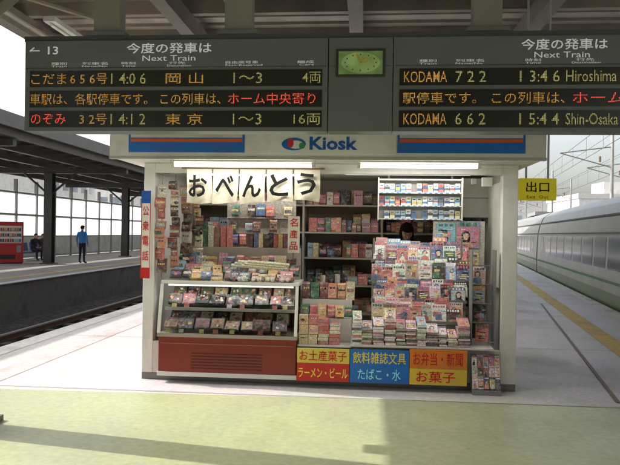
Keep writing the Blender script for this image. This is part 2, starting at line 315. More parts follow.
# ------------------------------------------------------------------ train
tn=empty('passenger_train',(5.6,7.3,0),-rad(8.14))
prof=[(.16,-.95),(.10,-.2),(.09,-.05),(.08,.3),(.08,.62),(.09,1.0),(.11,1.55),(.2,2.0),(.36,2.35),(.7,2.58),(1.2,2.7),(1.75,2.73),(2.4,2.7),(2.88,2.5),(3.18,2.1),(3.33,1.6),(3.4,1.0),(3.42,.4),(3.4,-.2),(3.34,-.95)]
def tcol(z): 
    if z<-.1: return S(76,78,80)
    if z<.2: return S(112,128,92)
    if z<.55: return S(166,170,160)
    return S(176,178,174) if z<2.0 else S(136,138,137)
for c in range(4):
    y0=-10+c*25.0; y1=y0+24.6; b=B()
    for i in range(len(prof)-1):
        (xa,za),(xb,zb)=prof[i],prof[i+1]; b.quad([(xa,y0,za),(xa,y1,za),(xb,y1,zb),(xb,y0,zb)],tcol((za+zb)/2) )
    b.quad([(x,y0,z) for x,z in prof],S(170,172,170)); b.quad([(x,y1,z) for x,z in reversed(prof)],S(170,172,170))
    b.obj('car_body',mat('train_paint',attr=True,rough=.3,var=.08,grime=.3,scale=1.5),tn,smooth=False)
    b=B()
    xw=lambda z:.09+(z-1.0)*.0364 if z>1 else .08+(z-.62)*.0263
    for k in range(13):
        ya=y0+2.5+k*1.52; za,zb=.85,1.50
        b.quad([(xw(za)-.006,ya,za),(xw(za)-.006,ya+1.25,za),(xw(zb)-.006,ya+1.25,zb),(xw(zb)-.006,ya,zb)],S(34,40,44) if k%3 else S(60,64,62))
        b.quad([(xw(za)-.003,ya-.04,za-.04),(xw(za)-.003,ya+1.29,za-.04),(xw(zb)-.003,ya+1.29,zb+.04),(xw(zb)-.003,ya-.04,zb+.04)],S(110,112,110))
    for ya in(y0+1.1,y1-2.0):
        za,zb=1.0,1.52; b.quad([(xw(za)-.008,ya+.25,za),(xw(za)-.008,ya+.65,za),(xw(zb)-.008,ya+.65,zb),(xw(zb)-.008,ya+.25,zb)],S(32,38,42))
        for yy in(ya,ya+.9): b.quad([(.068,yy,.0),(.068,yy+.03,.0),(xw(1.55)-.01,yy+.03,1.55),(xw(1.55)-.01,yy,1.55)],S(60,62,64))
    b.bb(.5,3.0,y1,y1+.4,-.6,2.3,S(45,46,48))
    b.obj('windows_and_doors',mat('dark_glass',attr=True,rough=.1,var=.1),tn)
    b=B(); b.bb(.072,.078,y0+.1,y1-.1,.5,.56,S(80,130,85)); b.bb(.10,.13,y0+.1,y1-.1,1.62,1.66,S(90,92,90)); b.bb(.19,.23,y0+.1,y1-.1,2.05,2.09,S(100,102,100))
    b.bb(.9,2.6,y0+8,y0+12,2.7,2.9,S(150,152,150)); b.bb(.5,3.0,y0+1,y1-1,-1.1,-.95,S(50,50,52)); b.obj('trim',METAL(),tn)
# ------------------------------------------------------------------ departure board
bd=empty('departure_board'); b=B(); BG=S(112,117,119); y0=-1.5
for xa,xb in((-2.43,.042),(.05,.545),(.553,3.03)): 
    b.bb(xa,xb,y0,y0+.18,2.345,3.075,BG); b.bb(xa+.01,xb-.01,y0-.004,y0-.0005,2.852,2.856,S(60,64,64))
b.bb(-2.45,3.05,y0+.02,y0+.16,3.077,3.12,S(84,88,88))
for x in(-1.76,-.68,1.27,2.6):
    b.bb(x-.11,x+.11,y0+.03,y0+.15,3.12,4.35,S(144,142,136)); b.bb(x-.16,x+.16,y0+.0,y0+.18,3.121,3.15,S(110,112,110)); 
b.obj('housing',mat('board_steel',rough=.5,var=.06,attr=True,grime=.15,scale=2),bd,bevel=.008)
b=B()
SCR=S(46,48,46)
for (xa,xb) in((-2.385,.0),(.60,2.99)):
    for(za,zb) in((2.70,2.83),(2.535,2.668),(2.375,2.505)): b.bb(xa,xb,y0-.006,y0+.01,za,zb,SCR)
b.obj('led_screens',mat('led_screen',attr=True,rough=.25,var=.1),bd)
sw=mat('sign_white',S(225,228,226),emis=.25,var=.02); LY=led('led_amber',(1,.52,.10,1),1.1); LG=led('led_yellow',(.82,.76,.24,1),.9); LR=led('led_red',(1,.10,.05,1),2.0)
yt=y0-.003
def px(p): return -2.436+(p-22)*(2.483/304)
def tb(n,s,p0,p1,z0,z1,m,y=yt,bold=0): return text(n,s,px(p0),px(p1),z0,z1,y,m,bd,bold=bold)
tb('platform_number','← 13',27,57,2.965,3.03,sw,bold=.01); tb('title_text','今度の発車は',127,212,2.965,3.05,sw,bold=.012); tb('title_english','Next Train',143,196,2.905,2.95,sw)
for s,a,c in(('種別',50,66),('列車名',82,108),('時刻',122,136),('行先',170,186),('自由席号車',226,258),('編成',296,312)):
    tb('column_label',s,a,c,2.878,2.900,sw)
for s,a,c in(('Train',50,66),('Name/No.',82,108),('Time',122,136),('Destination',168,192),('Non-Reserved',226,262),('Cars',298,312)):
    tb('column_label_en',s,a,c,2.86,2.874,sw)
def row(z0,z1,items):
    for s,a,c,m in items: tb('led_text',s,a,c,z0+.020,z1-.022,m,y0-.009,bold=.002)
row(2.70,2.83,[('こだま',30,66,LY),('6 5 6号',70,108,LY),('1 4:0 6',112,147,LG),('岡 山',167,204,LY),('1～3',234,262,LG),('4両',301,319,LG)])
row(2.535,2.668,[('車駅は、各駅停車です。 この列車は、',29,222,LY),('ホーム中央寄り',229,314,LR)])
row(2.375,2.505,[('のぞみ',30,66,LR),('3 2号',80,108,LY),('1 4:1 2',112,147,LG),('東 京',167,204,LY),('1～3',234,262,LG),('16両',293,319,LG)])
tb('title_text','今度の発車は',506,584,2.965,3.05,sw,bold=.012); tb('title_english','Next Train',518,568,2.905,2.95,sw)
for s,a,c in(('種別',412,428),('列車名',446,472),('時刻',510,524),('行先',556,572),('自由席号車',604,640),('編成',668,684)):
    tb('column_label',s,a,c,2.878,2.900,sw)
for s,a,c in(('Train',412,428),('Name/No.',446,472),('Time',510,524),('Destination',552,578)):
    tb('column_label_en',s,a,c,2.86,2.874,sw)
row(2.70,2.83,[('KODAMA',398,438,LY),('7 2 2',446,474,LG),('1 3:4 6',505,541,LG),('Hiroshima',547,592,LG),('No.5',606,640,LG)])
row(2.535,2.668,[('駅停車です。 この列車は、',397,546,LY),('ホーム中央寄り',553,660,LR)])
row(2.375,2.505,[('KODAMA',398,438,LY),('6 6 2',446,474,LG),('1 5:4 4',505,541,LG),('Shin-Osaka',547,594,LG),('No.5',606,640,LG)])
# clock: rectangular glazed window with a green dial
b=B(); cx,cz=.297,2.875
b.bb(.105,.49,y0-.012,y0+.01,2.765,2.985,S(58,64,60)); b.obj('clock_frame',METAL(),bd,bevel=.008)
b=B(); b.rect((cx,y0-.016,cz),I3,.34,.18,S(104,130,78)); b.disc((cx,y0-.018,cz),I3,.15,.08,S(132,156,98),28); b.obj('clock_face',mat('clock_face',attr=True,rough=.2,var=.3,scale=9,emis=.3),bd)  # lighter oval is a reflection painted onto the green dial
b=B()
for k in range(12):
    a=k*math.pi/6; b.box((cx+.12*math.sin(a),y0-.02,cz+.062*math.cos(a)),(.008,.002,.01),S(60,70,40))
for a,l in((rad(60),.06),(rad(-25),.075)):
    b.box((cx+l/2*math.sin(a),y0-.022,cz+l/2*math.cos(a)),(.014,.002,l),S(215,190,60),Matrix.Rotation(a,3,'Y'))
b.obj('clock_hands',PAINT(),bd)
# ------------------------------------------------------------------ exit sign
es=empty('exit_sign'); b=B()
b.bb(2.06,2.46,.8,.9,1.945,2.19,S(218,200,40)); b.cyl((2.14,.85,2.19),(2.14,.85,4.2),.013,GREY,8); b.cyl((2.38,.85,2.19),(2.38,.85,4.2),.013,GREY,8)
b.obj('panel',mat('yellow_sign',attr=True,rough=.4,var=.04,emis=.2),es,bevel=.006)
bk=mat('sign_black',(.012,.012,.012,1),spec=.1,rough=.9,var=0); 
text('label','出口',2.13,2.38,2.035,2.15,.796,bk,es,bold=.01); text('label_en','Exit  Out',2.14,2.37,1.965,2.0,.796,bk,es)
# ------------------------------------------------------------------ kiosk
kk=empty('station_kiosk'); X0,X1=-1.95,1.86
b=B()
b.bb(X0,X1,0,2.1,.001,.07,S(120,120,116))               # plinth
b.bb(X0+.02,X1-.02,.02,2.08,.07,.10,OFF)                # floor
b.bb(X0,X0+.06,.12,2.1,.07,2.25,WHITE); b.bb(X1-.06,X1,.12,2.1,.07,2.25,WHITE); b.bb(X0+.06,X1-.06,2.04,2.1,.07,2.25,S(170,162,150))
b.bb(X0,X0+.115,-.0,.12,.07,2.25,WHITE); b.bb(X1-.15,X1,-.0,.12,.07,2.25,WHITE)
b.bb(X0+.115,X1-.15,-.0,.10,2.15,2.25,WHITE)
b.bb(X0+.115,X1-.15,.002,.06,.07,.40,OFF)
b.obj('walls',PAINT(),kk,bevel=.006)
b=B()
b.bb(-2.12,1.99,-.46,2.3,2.252,2.30,WHITE)  # soffit
b.bb(-2.12,1.99,-.5,-.46,2.235,2.62,S(234,233,228)); b.bb(-2.12,-2.08,-.458,2.3,2.301,2.62,OFF); b.bb(1.95,1.99,-.458,2.3,2.301,2.62,OFF); b.bb(-2.08,1.95,2.26,2.3,2.301,2.62,OFF)
b.bb(-2.075,1.945,-.455,2.255,2.50,2.54,GREY)
b.bb(-2.125,1.995,-.505,-.5,2.235,2.262,S(190,188,180))
b.obj('roof',PAINT(),kk,bevel=.005)
b=B(); fy=-.506
for a,c in((-1.93,-.80),(.64,1.80)):
    b.bb(a,c,fy,-.5,2.30,2.60,S(40,120,215)); b.bb(a+.02,c-.02,fy-.002,fy+.001,2.40,2.43,S(240,110,40)); b.bb(a+.02,c-.02,fy-.0025,fy+.001,2.44,2.58,S(226,224,220))
b.bb(-.79,.63,fy,-.5,2.288,2.60,S(242,244,244))
b.disc((-.33,fy-.004,2.38),I3,.115,.06,S(40,110,200),20); b.disc((-.31,fy-.006,2.375),I3,.075,.04,S(240,242,240),16); b.disc((-.36,fy-.008,2.39),I3,.03,.045,S(210,60,60),12); b.disc((-.25,fy-.008,2.365),I3,.03,.03,S(60,160,90),12)
b.obj('fascia_panels',PAINT(),kk)
blue=mat('letter_blue',S(28,100,190)); red=mat('letter_red',S(205,30,30)); yel=mat('letter_yellow',S(245,225,70)); grnm=mat('letter_green',S(20,90,60)); cyn=mat('letter_cyan',S(150,235,245))
text('fascia_lettering','Kiosk',-.18,.27,2.325,2.45,fy-.004,blue,kk,bold=.03)
# fluorescent lamps
lampm=mat('fluorescent_tube',(1,1,.97,1),emis=7,var=0)
for a,c in((-1.55,-.14),(.27,1.43)):
    e=empty('fluorescent_lamp'); b=B(); b.bb(a,c,-.42,-.26,2.222,2.251,WHITE); b.bb(a,a+.03,-.38,-.30,2.18,2.222,OFF); b.bb(c-.03,c,-.38,-.30,2.18,2.222,OFF); b.obj('fixture',PAINT(),e)
    b=B(); b.cyl((a+.03,-.34,2.193),(c-.03,-.34,2.193),.016,WHITE,12); b.obj('tube',lampm,e,smooth=True)
    l=bpy.data.lights.new('tube_light','AREA'); l.shape='RECTANGLE'; l.size=c-a-.1; l.size_y=.06; l.energy=7.5; l.color=(1,.99,.93)
    o=bpy.data.objects.new('tube_light',l); scene.collection.objects.link(o); o.location=((a+c)/2,-.34,2.165); o.rotation_euler=(rad(6),0,0); o.parent=e
for a,c,y in((-1.6,-.2,.7),(.1,1.5,.5)):
    e=empty('fluorescent_lamp'); b=B(); b.bb(a,c,y-.07,y+.07,2.22,2.251,WHITE); b.obj('fixture',PAINT(),e)
    b=B(); b.cyl((a+.03,y,2.20),(c-.03,y,2.20),.014,WHITE,10); b.obj('tube',lampm,e,smooth=True)
    l=bpy.data.lights.new('tube_light','AREA'); l.shape='RECTANGLE'; l.size=c-a-.1; l.size_y=.06; l.energy=6; l.color=(1,.95,.84)
    o=bpy.data.objects.new('tube_light',l); scene.collection.objects.link(o); o.location=((a+c)/2,y,2.18); o.parent=e
# noren banner
nb=empty('cloth_banner'); b=B()
for k in range(5):
    xa=-1.46+k*.273
    nx,nz=10,8
    k0=len(b.v)
    for j in range(nz+1):
        for i in range(nx+1):
            u=i/nx;v=j/nz
            b.v.append((xa+.008+u*.257+.010*math.sin(3*v+k*1.7)*v, -.16+.016*math.sin(u*7+k*2)*v-.02*v*(k%2), 2.18-.345*v-.012*math.sin(u*3.14+k)*v+(.0 if k<3 else .014*(k-2))))
    for j in range(nz):
        for i in range(nx):
            a=k0+j*(nx+1)+i; b.f.append((a,a+nx+1,a+nx+2,a+1)); b.c.append(S(208,200,180))
b.obj('cloth',CLOTH(),nb,smooth=True)
b=B(); b.cyl((-1.5,-.16,2.185),(-.07,-.16,2.185),.010,S(120,90,60)); b.cyl((-1.5,-.16,2.185),(-1.5,.0,2.20),.008,GREY); b.cyl((-.07,-.16,2.185),(-.07,.0,2.20),.008,GREY); b.obj('rod',METAL(),nb)
for k,ch in enumerate('おべんとう'):
    xa=-1.46+k*.273; dz=0 if k<3 else .014*(k-2)
    text('banner_character',ch,xa+.04,xa+.23,1.89+dz,2.11+dz,-.207,bk,nb,bold=.024)
# ------------------------------------------------------------------ goods
rng=random.Random(11)
PAL=[S(190,36,40),S(215,175,50),S(225,220,210),S(50,96,160),S(220,130,55),S(50,120,80),S(205,110,140),S(120,44,52),S(225,195,140),S(140,180,200),S(80,56,42),S(215,70,52),S(40,40,44),S(150,90,60)]
MP=[S(228,224,218),S(232,190,200),S(205,56,66),S(110,165,200),S(232,210,120),S(236,236,230),S(180,200,180),S(66,84,140),S(222,124,86),S(190,60,60),S(215,86,132),S(60,60,66),S(200,160,130),S(90,60,50)]
SK=[S(226,184,156),S(214,168,140)]
HR=[S(40,28,22),S(80,52,34),S(24,20,20)]
def jit(c,a=.12): return tuple(max(0,min(1,x*(1+rng.uniform(-a,a)))) for x in c[:3])+(1,)
def magazine(b,c,w,h,M,d=.01,pal=MP):
    base=jit(rng.choice(pal)); b.box(c,(w,d,h),OFF,M,front=base); n=lambda x,z,k=1:Vector(c)+M@Vector((x,-d/2-.0006*k,z))
    tc=rng.choice([S(200,30,40),S(30,60,150),S(220,40,110),S(235,200,40),S(20,20,20),S(20,120,80),S(250,250,250)])
    q=rng.random()
    if q<.5:   # figure photo: hair, face, shoulders as irregular outlines
        hx=rng.uniform(-.14,.14)*w; r=rng.uniform(.12,.2)*w; s_=rng.choice(SK); cl=jit(rng.choice(PAL)); lean=rng.uniform(-.3,.3)*r; fz=rng.uniform(-.08,.1)*h
        b.rect(n(0,-h*.06),M,w*.96,h*.72,jit(rng.choice(MP),.2))
        b.quad([n(hx-r*2.3+lean,-h*.46,2),n(hx+r*2.2+lean,-h*.46,2),n(hx+r*1.7,fz-r*1.9,2),n(hx+r*.5,fz-r*1.25,2),n(hx-r*.5,fz-r*1.25,2),n(hx-r*1.8,fz-r*2,2)],cl)
        hc=rng.choice(HR); L2=rng.choice([-1.1,-1.9,-.4])
        b.quad([n(hx-r*1.15,fz+r*L2,3),n(hx+r*1.15,fz+r*L2,3),n(hx+r*1.3,fz+r*.4,3),n(hx+r*.8,fz+r*1.3,3),n(hx-r*.2,fz+r*1.55,3),n(hx-r*1.1,fz+r*1.0,3),n(hx-r*1.3,fz,3)],hc)
        b.quad([n(hx-r*.4,fz-r*1.15,4),n(hx+r*.4,fz-r*1.15,4),n(hx+r*.8,fz-r*.3,4),n(hx+r*.75,fz+r*.7,4),n(hx-r*.1,fz+r*.85,4),n(hx-r*.8,fz+r*.45,4),n(hx-r*.78,fz-r*.35,4)],s_)
    elif q<.8:
        for _ in range(4): b.rect(n(rng.uniform(-.22,.22)*w,rng.uniform(-.33,.18)*h,1+_),M,w*rng.uniform(.2,.55),h*rng.uniform(.1,.3),jit(rng.choice(PAL)))
    else:
        b.rect(n(0,-h*.1),M,w*.9,h*.6,jit(rng.choice(PAL)))
        for _ in range(4): b.rect(n(rng.uniform(-.1,.1)*w,-.3*h+_*.11*h,2+_),M,w*rng.uniform(.4,.8),h*.06,rng.choice([S(245,245,240),S(235,210,60),S(20,20,30)]))
    nl=rng.randint(3,6); tw=w*.86/nl; th=h*rng.uniform(.09,.16)
    for i in range(nl): b.rect(n(-w*.43+tw*(i+.5),h*.385,5),M,tw*rng.uniform(.5,.8),th*rng.uniform(.7,1),tc)
    for _ in range(rng.randint(5,9)):
        b.rect(n(rng.choice([-1,1])*w*rng.uniform(.2,.33),rng.uniform(-.46,.27)*h,6),M,w*rng.uniform(.12,.34),h*.026,rng.choice([S(200,30,40),S(20,20,30),S(235,215,60),S(250,250,250),S(30,80,170)]))
def snack(b,c,w,h,d,M=I3,pal=PAL,bag=False):
    base=jit(rng.choice(pal))
    if bag:
        k=len(b.v); R=[(-.5,.12),(-.36,1),(.34,1),(.5,.12)]; sk=rng.uniform(-.06,.06)*w
        for z,t in R:
            for x,y in((-.5,-.5),(.5,-.5),(.5,.5),(-.5,.5)): b.v.append(tuple(Vector(c)+M@Vector((x*w*(1 if t<1 else .92)+sk*z,y*d*t,z*h+rng.uniform(-.01,.01)*h))))
        for r in range(3):
            for i in range(4):
                j=(i+1)%4; b.f.append((k+4*r+i,k+4*r+j,k+4*r+4+j,k+4*r+4+i)); b.c.append(base)
        b.f.append((k+12,k+13,k+14,k+15)); b.c.append(base)
    else: b.box(c,(w,d,h),base,M)
    n=lambda x,z,q=1:Vector(c)+M@Vector((x,-d/2-.0006*q,z))
    f=.62 if bag else .9
    t=rng.random()
    if t<.45: b.rect(n(0,h*rng.uniform(.0,.22)*f),M,w*.84,h*rng.uniform(.12,.25),jit(rng.choice(pal)))
    elif t<.7: b.quad([n(-w*.42,-h*.3*f),n(w*.42,-h*.3*f),n(w*.42,h*.05),n(-w*.42,h*.28*f)],jit(rng.choice(PAL)))
    if rng.random()<.5: 
        x=w*rng.uniform(-.15,.15); z=-h*rng.uniform(0,.16); r=w*rng.uniform(.14,.26)
        b.quad([n(x+r*rng.uniform(.7,1.2)*math.cos(a),z+r*rng.uniform(.5,1)*math.sin(a),2) for a in [i*math.pi/3.5 for i in range(7)]],jit(rng.choice(PAL),.3))
    nl=rng.randint(2,5); tw=w*.7/nl; tcx=rng.choice([S(245,245,240),S(190,20,30),S(20,20,40),S(235,210,60)])
    for i in range(nl): b.rect(n(-w*.35+tw*(i+.5),h*.18*f,3),M,tw*rng.uniform(.5,.8),h*rng.uniform(.07,.12),tcx)
def tilt(a,rz=0): return Matrix.Rotation(rz,3,'Z')@Matrix.Rotation(a,3,'X')   # negative a: top leans back
# back shelves
bs=empty('back_shelf'); b=B(); SH=S(176,168,154)
for z in(.55,.90,1.24,1.56,1.90): b.bb(-1.85,1.75,1.50,2.0,z-.02,z,SH)
for x in(-1.86,-.95,-.42,.56,1.76): b.bb(x-.012,x+.012,1.48,2.03,.1,2.2,SH)
b.obj('shelf_frame',PAINT(),bs); b=B()
for z in(.55,.90,1.24,1.56,1.90):
  for yy in(1.62,1.82):
    x=-1.83
    while x<1.58:
        w_=rng.uniform(.055,.13); h_=rng.uniform(.08,.19) if yy<1.7 else rng.uniform(.12,.24)
        if z>1.8:h_=min(h_,.2)
        c0=rng.choice(PAL)
        if rng.random()<.14: x+=rng.uniform(.05,.15); continue
        for r in range(rng.randint(1,3)):
            if x+w_<1.73 and min(abs(x+w_/2-q) for q in(-.95,-.42,.56))>w_/2+.015:
                snack(b,(x+w_/2,yy+rng.uniform(-.05,.04),z+h_/2),w_*.95,h_,.07,tilt(-.08,rng.uniform(-.15,.15)),[c0,rng.choice(PAL)],rng.random()<.5)
            x+=w_
b.obj('goods',GOODS(),bs)
# cigarette rack
cr=empty('cigarette_rack'); b=B(); b.bb(.50,1.40,.74,.76,1.72,2.17,S(180,180,176))
for k in range(4):
    b.bb(.50,1.40,.62,.74,1.72+k*.145-.012,1.72+k*.145,OFF)
b.bb(.488,.50,.6,.77,1.70,2.17,OFF); b.bb(1.40,1.412,.6,.77,1.70,2.17,OFF); b.bb(.6,.62,.74,.76,2.17,2.25,GREY); b.bb(1.3,1.32,.74,.76,2.17,2.25,GREY)
b.obj('rack',PAINT(),cr); b=B()
for k in range(3):
    for i in range(15):
        if rng.random()<.05: continue
        x=.53+i*.0595+rng.uniform(-.003,.003); h_=rng.choice([.085,.095,.10]); c=(x,.68,1.72+k*.145+h_/2+.001); col=rng.choice([S(225,225,223),S(205,215,222),S(180,198,212),S(215,212,180),S(180,195,186),S(150,175,190),S(226,226,224),S(180,110,105),S(110,130,155)])
        b.box(c,(.052,.03,h_),col); acc=rng.choice([S(80,120,170),S(170,80,80),S(90,140,150),S(70,85,120),S(180,160,100),S(90,90,96)])
        b.rect((x,.664,c[2]+rng.uniform(-.02,.005)),I3,.052,rng.choice([.015,.025,.03]),acc); b.rect((x,.663,c[2]+.024),I3,.03,.008,DK)
        b.rect((x,.618,1.72+k*.145-.006),I3,.03,.01,S(90,130,180))
b.obj('cigarette_packs',mat('plain_print',rough=.4,var=.1,attr=True,scale=40),cr)
# bento display case
dc=empty('bento_display_case'); b=B(); xa,xb=-1.74,-.31; RD=S(128,38,32)
b.bb(xa,xb,-.14,.5,.072,.115,OFF); b.bb(xa+.01,xb-.01,-.13,.49,.115,.47,RD)
for k in range(6): b.bb(xa+.35,xb-.35,-.135,-.131,.15+k*.03,.162+k*.03,S(84,24,20))
b.bb(xa+.03,xb-.03,-.136,-.13,.40,.41,S(160,90,80))
b.bb(xa,xb,-.15,.5,.471,.505,S(160,150,140)); b.bb(xa+.03,xb-.03,.0,.47,.735,.75,S(150,140,130)); b.bb(xa+.03,xb-.03,-.005,.0,.725,.757,S(200,198,190))
b.bb(xa,xb,-.04,.5,1.0,1.035,WHITE); b.bb(xa,xb,.47,.5,.506,.999,S(120,70,60))
for x in(xa,xb-.03):
    b.box((x+.015,-.095,.752),(.03,.03,.50),WHITE,tilt(-.2)); b.bb(x,x+.03,.44,.468,.506,.999,WHITE)
b.obj('cabinet',mat('case_paint',attr=True,rough=.25,var=.06,grime=.1),dc,bevel=.005)
b=B(); b.quad([(xa+.03,-.145,.506),(xb-.03,-.145,.506),(xb-.03,-.045,1.0),(xa+.03,-.045,1.0)],WHITE); b.obj('front_glass',glass(),dc)
b=B(); b.cyl((xa+.06,.02,.985),(xb-.06,.02,.985),.009,WHITE,8); b.obj('case_tube',mat('case_tube',(1,1,.95,1),emis=1,var=0),dc)
l=bpy.data.lights.new('case_light','AREA'); l.shape='RECTANGLE'; l.size=1.3; l.size_y=.05; l.energy=1.8; o=bpy.data.objects.new('case_light',l); scene.collection.objects.link(o); o.location=((xa+xb)/2,.02,.97); o.rotation_euler=(rad(12),0,0); o.parent=dc
b=B()
def bento(b,c,w,h,M):
    b.box(c,(w,.035,h),rng.choice([S(34,22,20),S(120,26,26),S(150,120,80),S(44,60,44)]),M); n=lambda x,z,q=1:Vector(c)+M@Vector((x,-.0185-.0006*q,z))
    b.rect(n(0,0),M,w*.88,h*.84,jit(rng.choice([S(215,200,170),S(170,50,40),S(190,150,80),S(80,100,56),S(40,30,28),S(110,60,40),S(60,30,26)])))
    for _ in range(9): b.quad([n(xx,zz,2+_*.4) for xx,zz in (lambda x,z,r:[(x+r*rng.uniform(.6,1.2)*w*math.cos(a),z+r*rng.uniform(.6,1.2)*h*math.sin(a)) for a in (0,1,2,3,4.1,5.2)])(rng.uniform(-.34,.34)*w,rng.uniform(-.3,.3)*h,rng.uniform(.06,.15))],jit(rng.choice([S(190,84,36),S(230,224,210),S(56,100,46),S(215,165,50),S(165,36,34),S(104,60,34)]),.3))
for z,yy in((.525,-.04),(.77,.08)):
    x=xa+.12
    while x<xb-.08:
        w_=rng.uniform(.11,.19); bento(b,(x,yy+rng.uniform(-.01,.01),z+.06+rng.uniform(-.008,.012)),w_,.13,tilt(rng.uniform(-.95,-.6),rng.uniform(-.12,.12))); bento(b,(x+.01,yy+.14,z+.12),w_*.95,.13,tilt(-.6,rng.uniform(-.1,.1))); bento(b,(x,yy+.27,z+.15),w_*.9,.12,tilt(-.4))
        if rng.random()<.7: b.box((x+rng.uniform(-.02,.02),yy-.09,z+.008),(.05,.004,.04),S(240,238,230),tilt(-.3),front=rng.choice([S(240,238,230),S(240,220,90),S(220,60,50)]))
        x+=w_+.008
b.obj('bento_boxes',GOODS(),dc)
# goods on case top
ct=empty('snack_display'); b=B()
for (yy,zz,hh,tt) in((.03,1.085,.11,-.7),(.15,1.15,.15,-.5),(.27,1.22,.15,-.35)):
    x=-1.60
    while x<-.38:
        w_=rng.uniform(.07,.14); z1=rng.uniform(-.02,.02)
        snack(b,(x,yy+rng.uniform(-.02,.02),zz+z1),w_,hh*rng.uniform(.85,1.1),rng.uniform(.03,.07),tilt(tt,rng.uniform(-.3,.3)),PAL,rng.random()<.75)
        x+=w_*.93
for i in range(13): b.ell((-.98+i*.05,-.012+.012*(i%2),1.062),(.023,.045,.026),S(205,200,192) if i%3 else S(110,46,46),8,6)
for i in range(6): b.cyl((-1.02+i*.035,.02,1.20+.02*(i%3)),(-.62+i*.04,.06,1.17+.02*(i%3)),.016,jit(S(205,190,155)),8)
for i in range(9): b.box((-.9+i*.055,.5,1.46+rng.uniform(-.03,.0)),(.048,.05,.17),jit(rng.choice(PAL)),tilt(0,rng.uniform(-.2,.2)))
for i in range(5): b.box((-1.42+i*.07,.5,1.5+rng.uniform(-.03,.0)),(.06,.05,.24),jit(rng.choice(PAL)),tilt(0,rng.uniform(-.2,.2)))
b.obj('bags',GOODS(),ct)
b=B(); b.bb(-1.6,-.35,.44,.56,1.036,1.375,SH); b.obj('step_stand',PAINT(),ct)
# hanging snack strips left
hg=empty('hanging_snack_rack'); b=B(); 
BR=[S(150,90,44),S(130,40,32),S(190,150,80),S(96,56,34),S(205,195,170),S(180,36,40),S(190,110,40),S(60,40,30)]
for i,x in enumerate((-1.77,-1.66,-1.56,-1.46)):
    y=.02+.10*i; b.cyl((x,y+.03,1.05+.05*i),(x,y+.03,2.15),.004,GREY,6)
    zc=2.0+rng.uniform(-.04,.04)
    while zc>1.12+.04*i:
        h_=rng.uniform(.08,.15); w_=rng.uniform(.07,.115)
        snack(b,(x+rng.uniform(-.02,.02),y+rng.uniform(-.02,.02),zc),w_,h_,.04,tilt(rng.uniform(-.25,.1),rng.uniform(-.5,.5)),BR,True); zc-=h_*.95
b.bb(-1.83,-1.4,.03,.35,2.14,2.15,GREY); b.obj('packs_and_wires',GOODS(),hg)
sb=empty('snack_board'); b=B()
for z in(1.44,1.62,1.80):
    x=-1.22
    while x<-.55:
        w_=rng.uniform(.075,.12)
        if rng.random()<.62: snack(b,(x+w_/2,.93+rng.uniform(-.03,.03),z+rng.uniform(-.02,.02)),w_*.92,rng.uniform(.09,.14),.04,tilt(-.05,rng.uniform(-.3,.3)),PAL,rng.random()<.7)
        x+=w_
for z in(1.36,1.54,1.72): b.bb(-1.27,-.47,.93,.984,z-.012,z-.002,SH)
b.bb(-1.28,-.46,.985,1.0,1.3,1.92,S(160,152,138)); b.bb(-1.28,-1.26,.985,1.0,.1,1.3,GREY); b.bb(-.48,-.46,.985,1.0,.1,1.3,GREY)
b.obj('packs',GOODS(),sb)
# vertical white sign
vs=empty('vertical_price_sign'); b=B(); b.bb(-.47,-.345,.30,.315,1.33,1.72,S(236,232,220)); b.cyl((-.41,.31,1.02),(-.41,.31,1.33),.008,GREY); b.obj('card',PAINT(),vs)
for i,ch in enumerate('名産品'): text('character',ch,-.45,-.365,1.61-i*.125,1.70-i*.125,.296,red,vs,bold=.01)
# centre goods: steps with boxes
cg=empty('souvenir_display'); b=B(); b.bb(-.305,.225,-.1,.5,.405,.42,OFF); b.bb(-.305,.225,.12,.5,.421,.66,OFF); b.bb(-.305,.225,.3,.5,.661,.84,OFF); b.obj('stand',PAINT(),cg)
b=B()
for i in range(2):
    for k in range(7-i): b.box((-.05+i*.115+rng.uniform(-.005,.005),-.0,.44+k*.037),(.105,.13,.034),jit(S(180,36,32),.1),tilt(0,rng.uniform(-.05,.05)),front=jit(rng.choice([S(200,50,44),S(225,200,175),S(190,44,50)])))
for k in range(6): 
    snack(b,(-.255+(k%2)*.1,-.03,.47+(k//2)*.1),.09,.095,.06,tilt(0,rng.uniform(-.1,.1)),[S(200,50,44),S(225,185,140),S(230,224,214)])
for i in range(6): snack(b,(-.26+i*.09,.18+rng.uniform(-.01,.01),.73),.085,rng.uniform(.1,.16),.07,tilt(-.3,rng.uniform(-.2,.2)),[S(225,220,210),S(200,50,44),S(80,130,80),S(225,170,70)],i%2==1)
for i in range(6): snack(b,(-.27+i*.095,.36,.93),.09,rng.uniform(.14,.2),.06,tilt(-.2,rng.uniform(-.2,.2)),PAL,i%2==0)
for i in range(6): b.cyl((-.26+i*.08,.46,.84),(-.26+i*.08,.46,1.06+rng.uniform(-.02,.05)),.03,jit(rng.choice([S(130,30,30),S(60,40,30),S(40,80,54),S(200,190,170)])),12)
b.obj('boxes',GOODS(),cg)
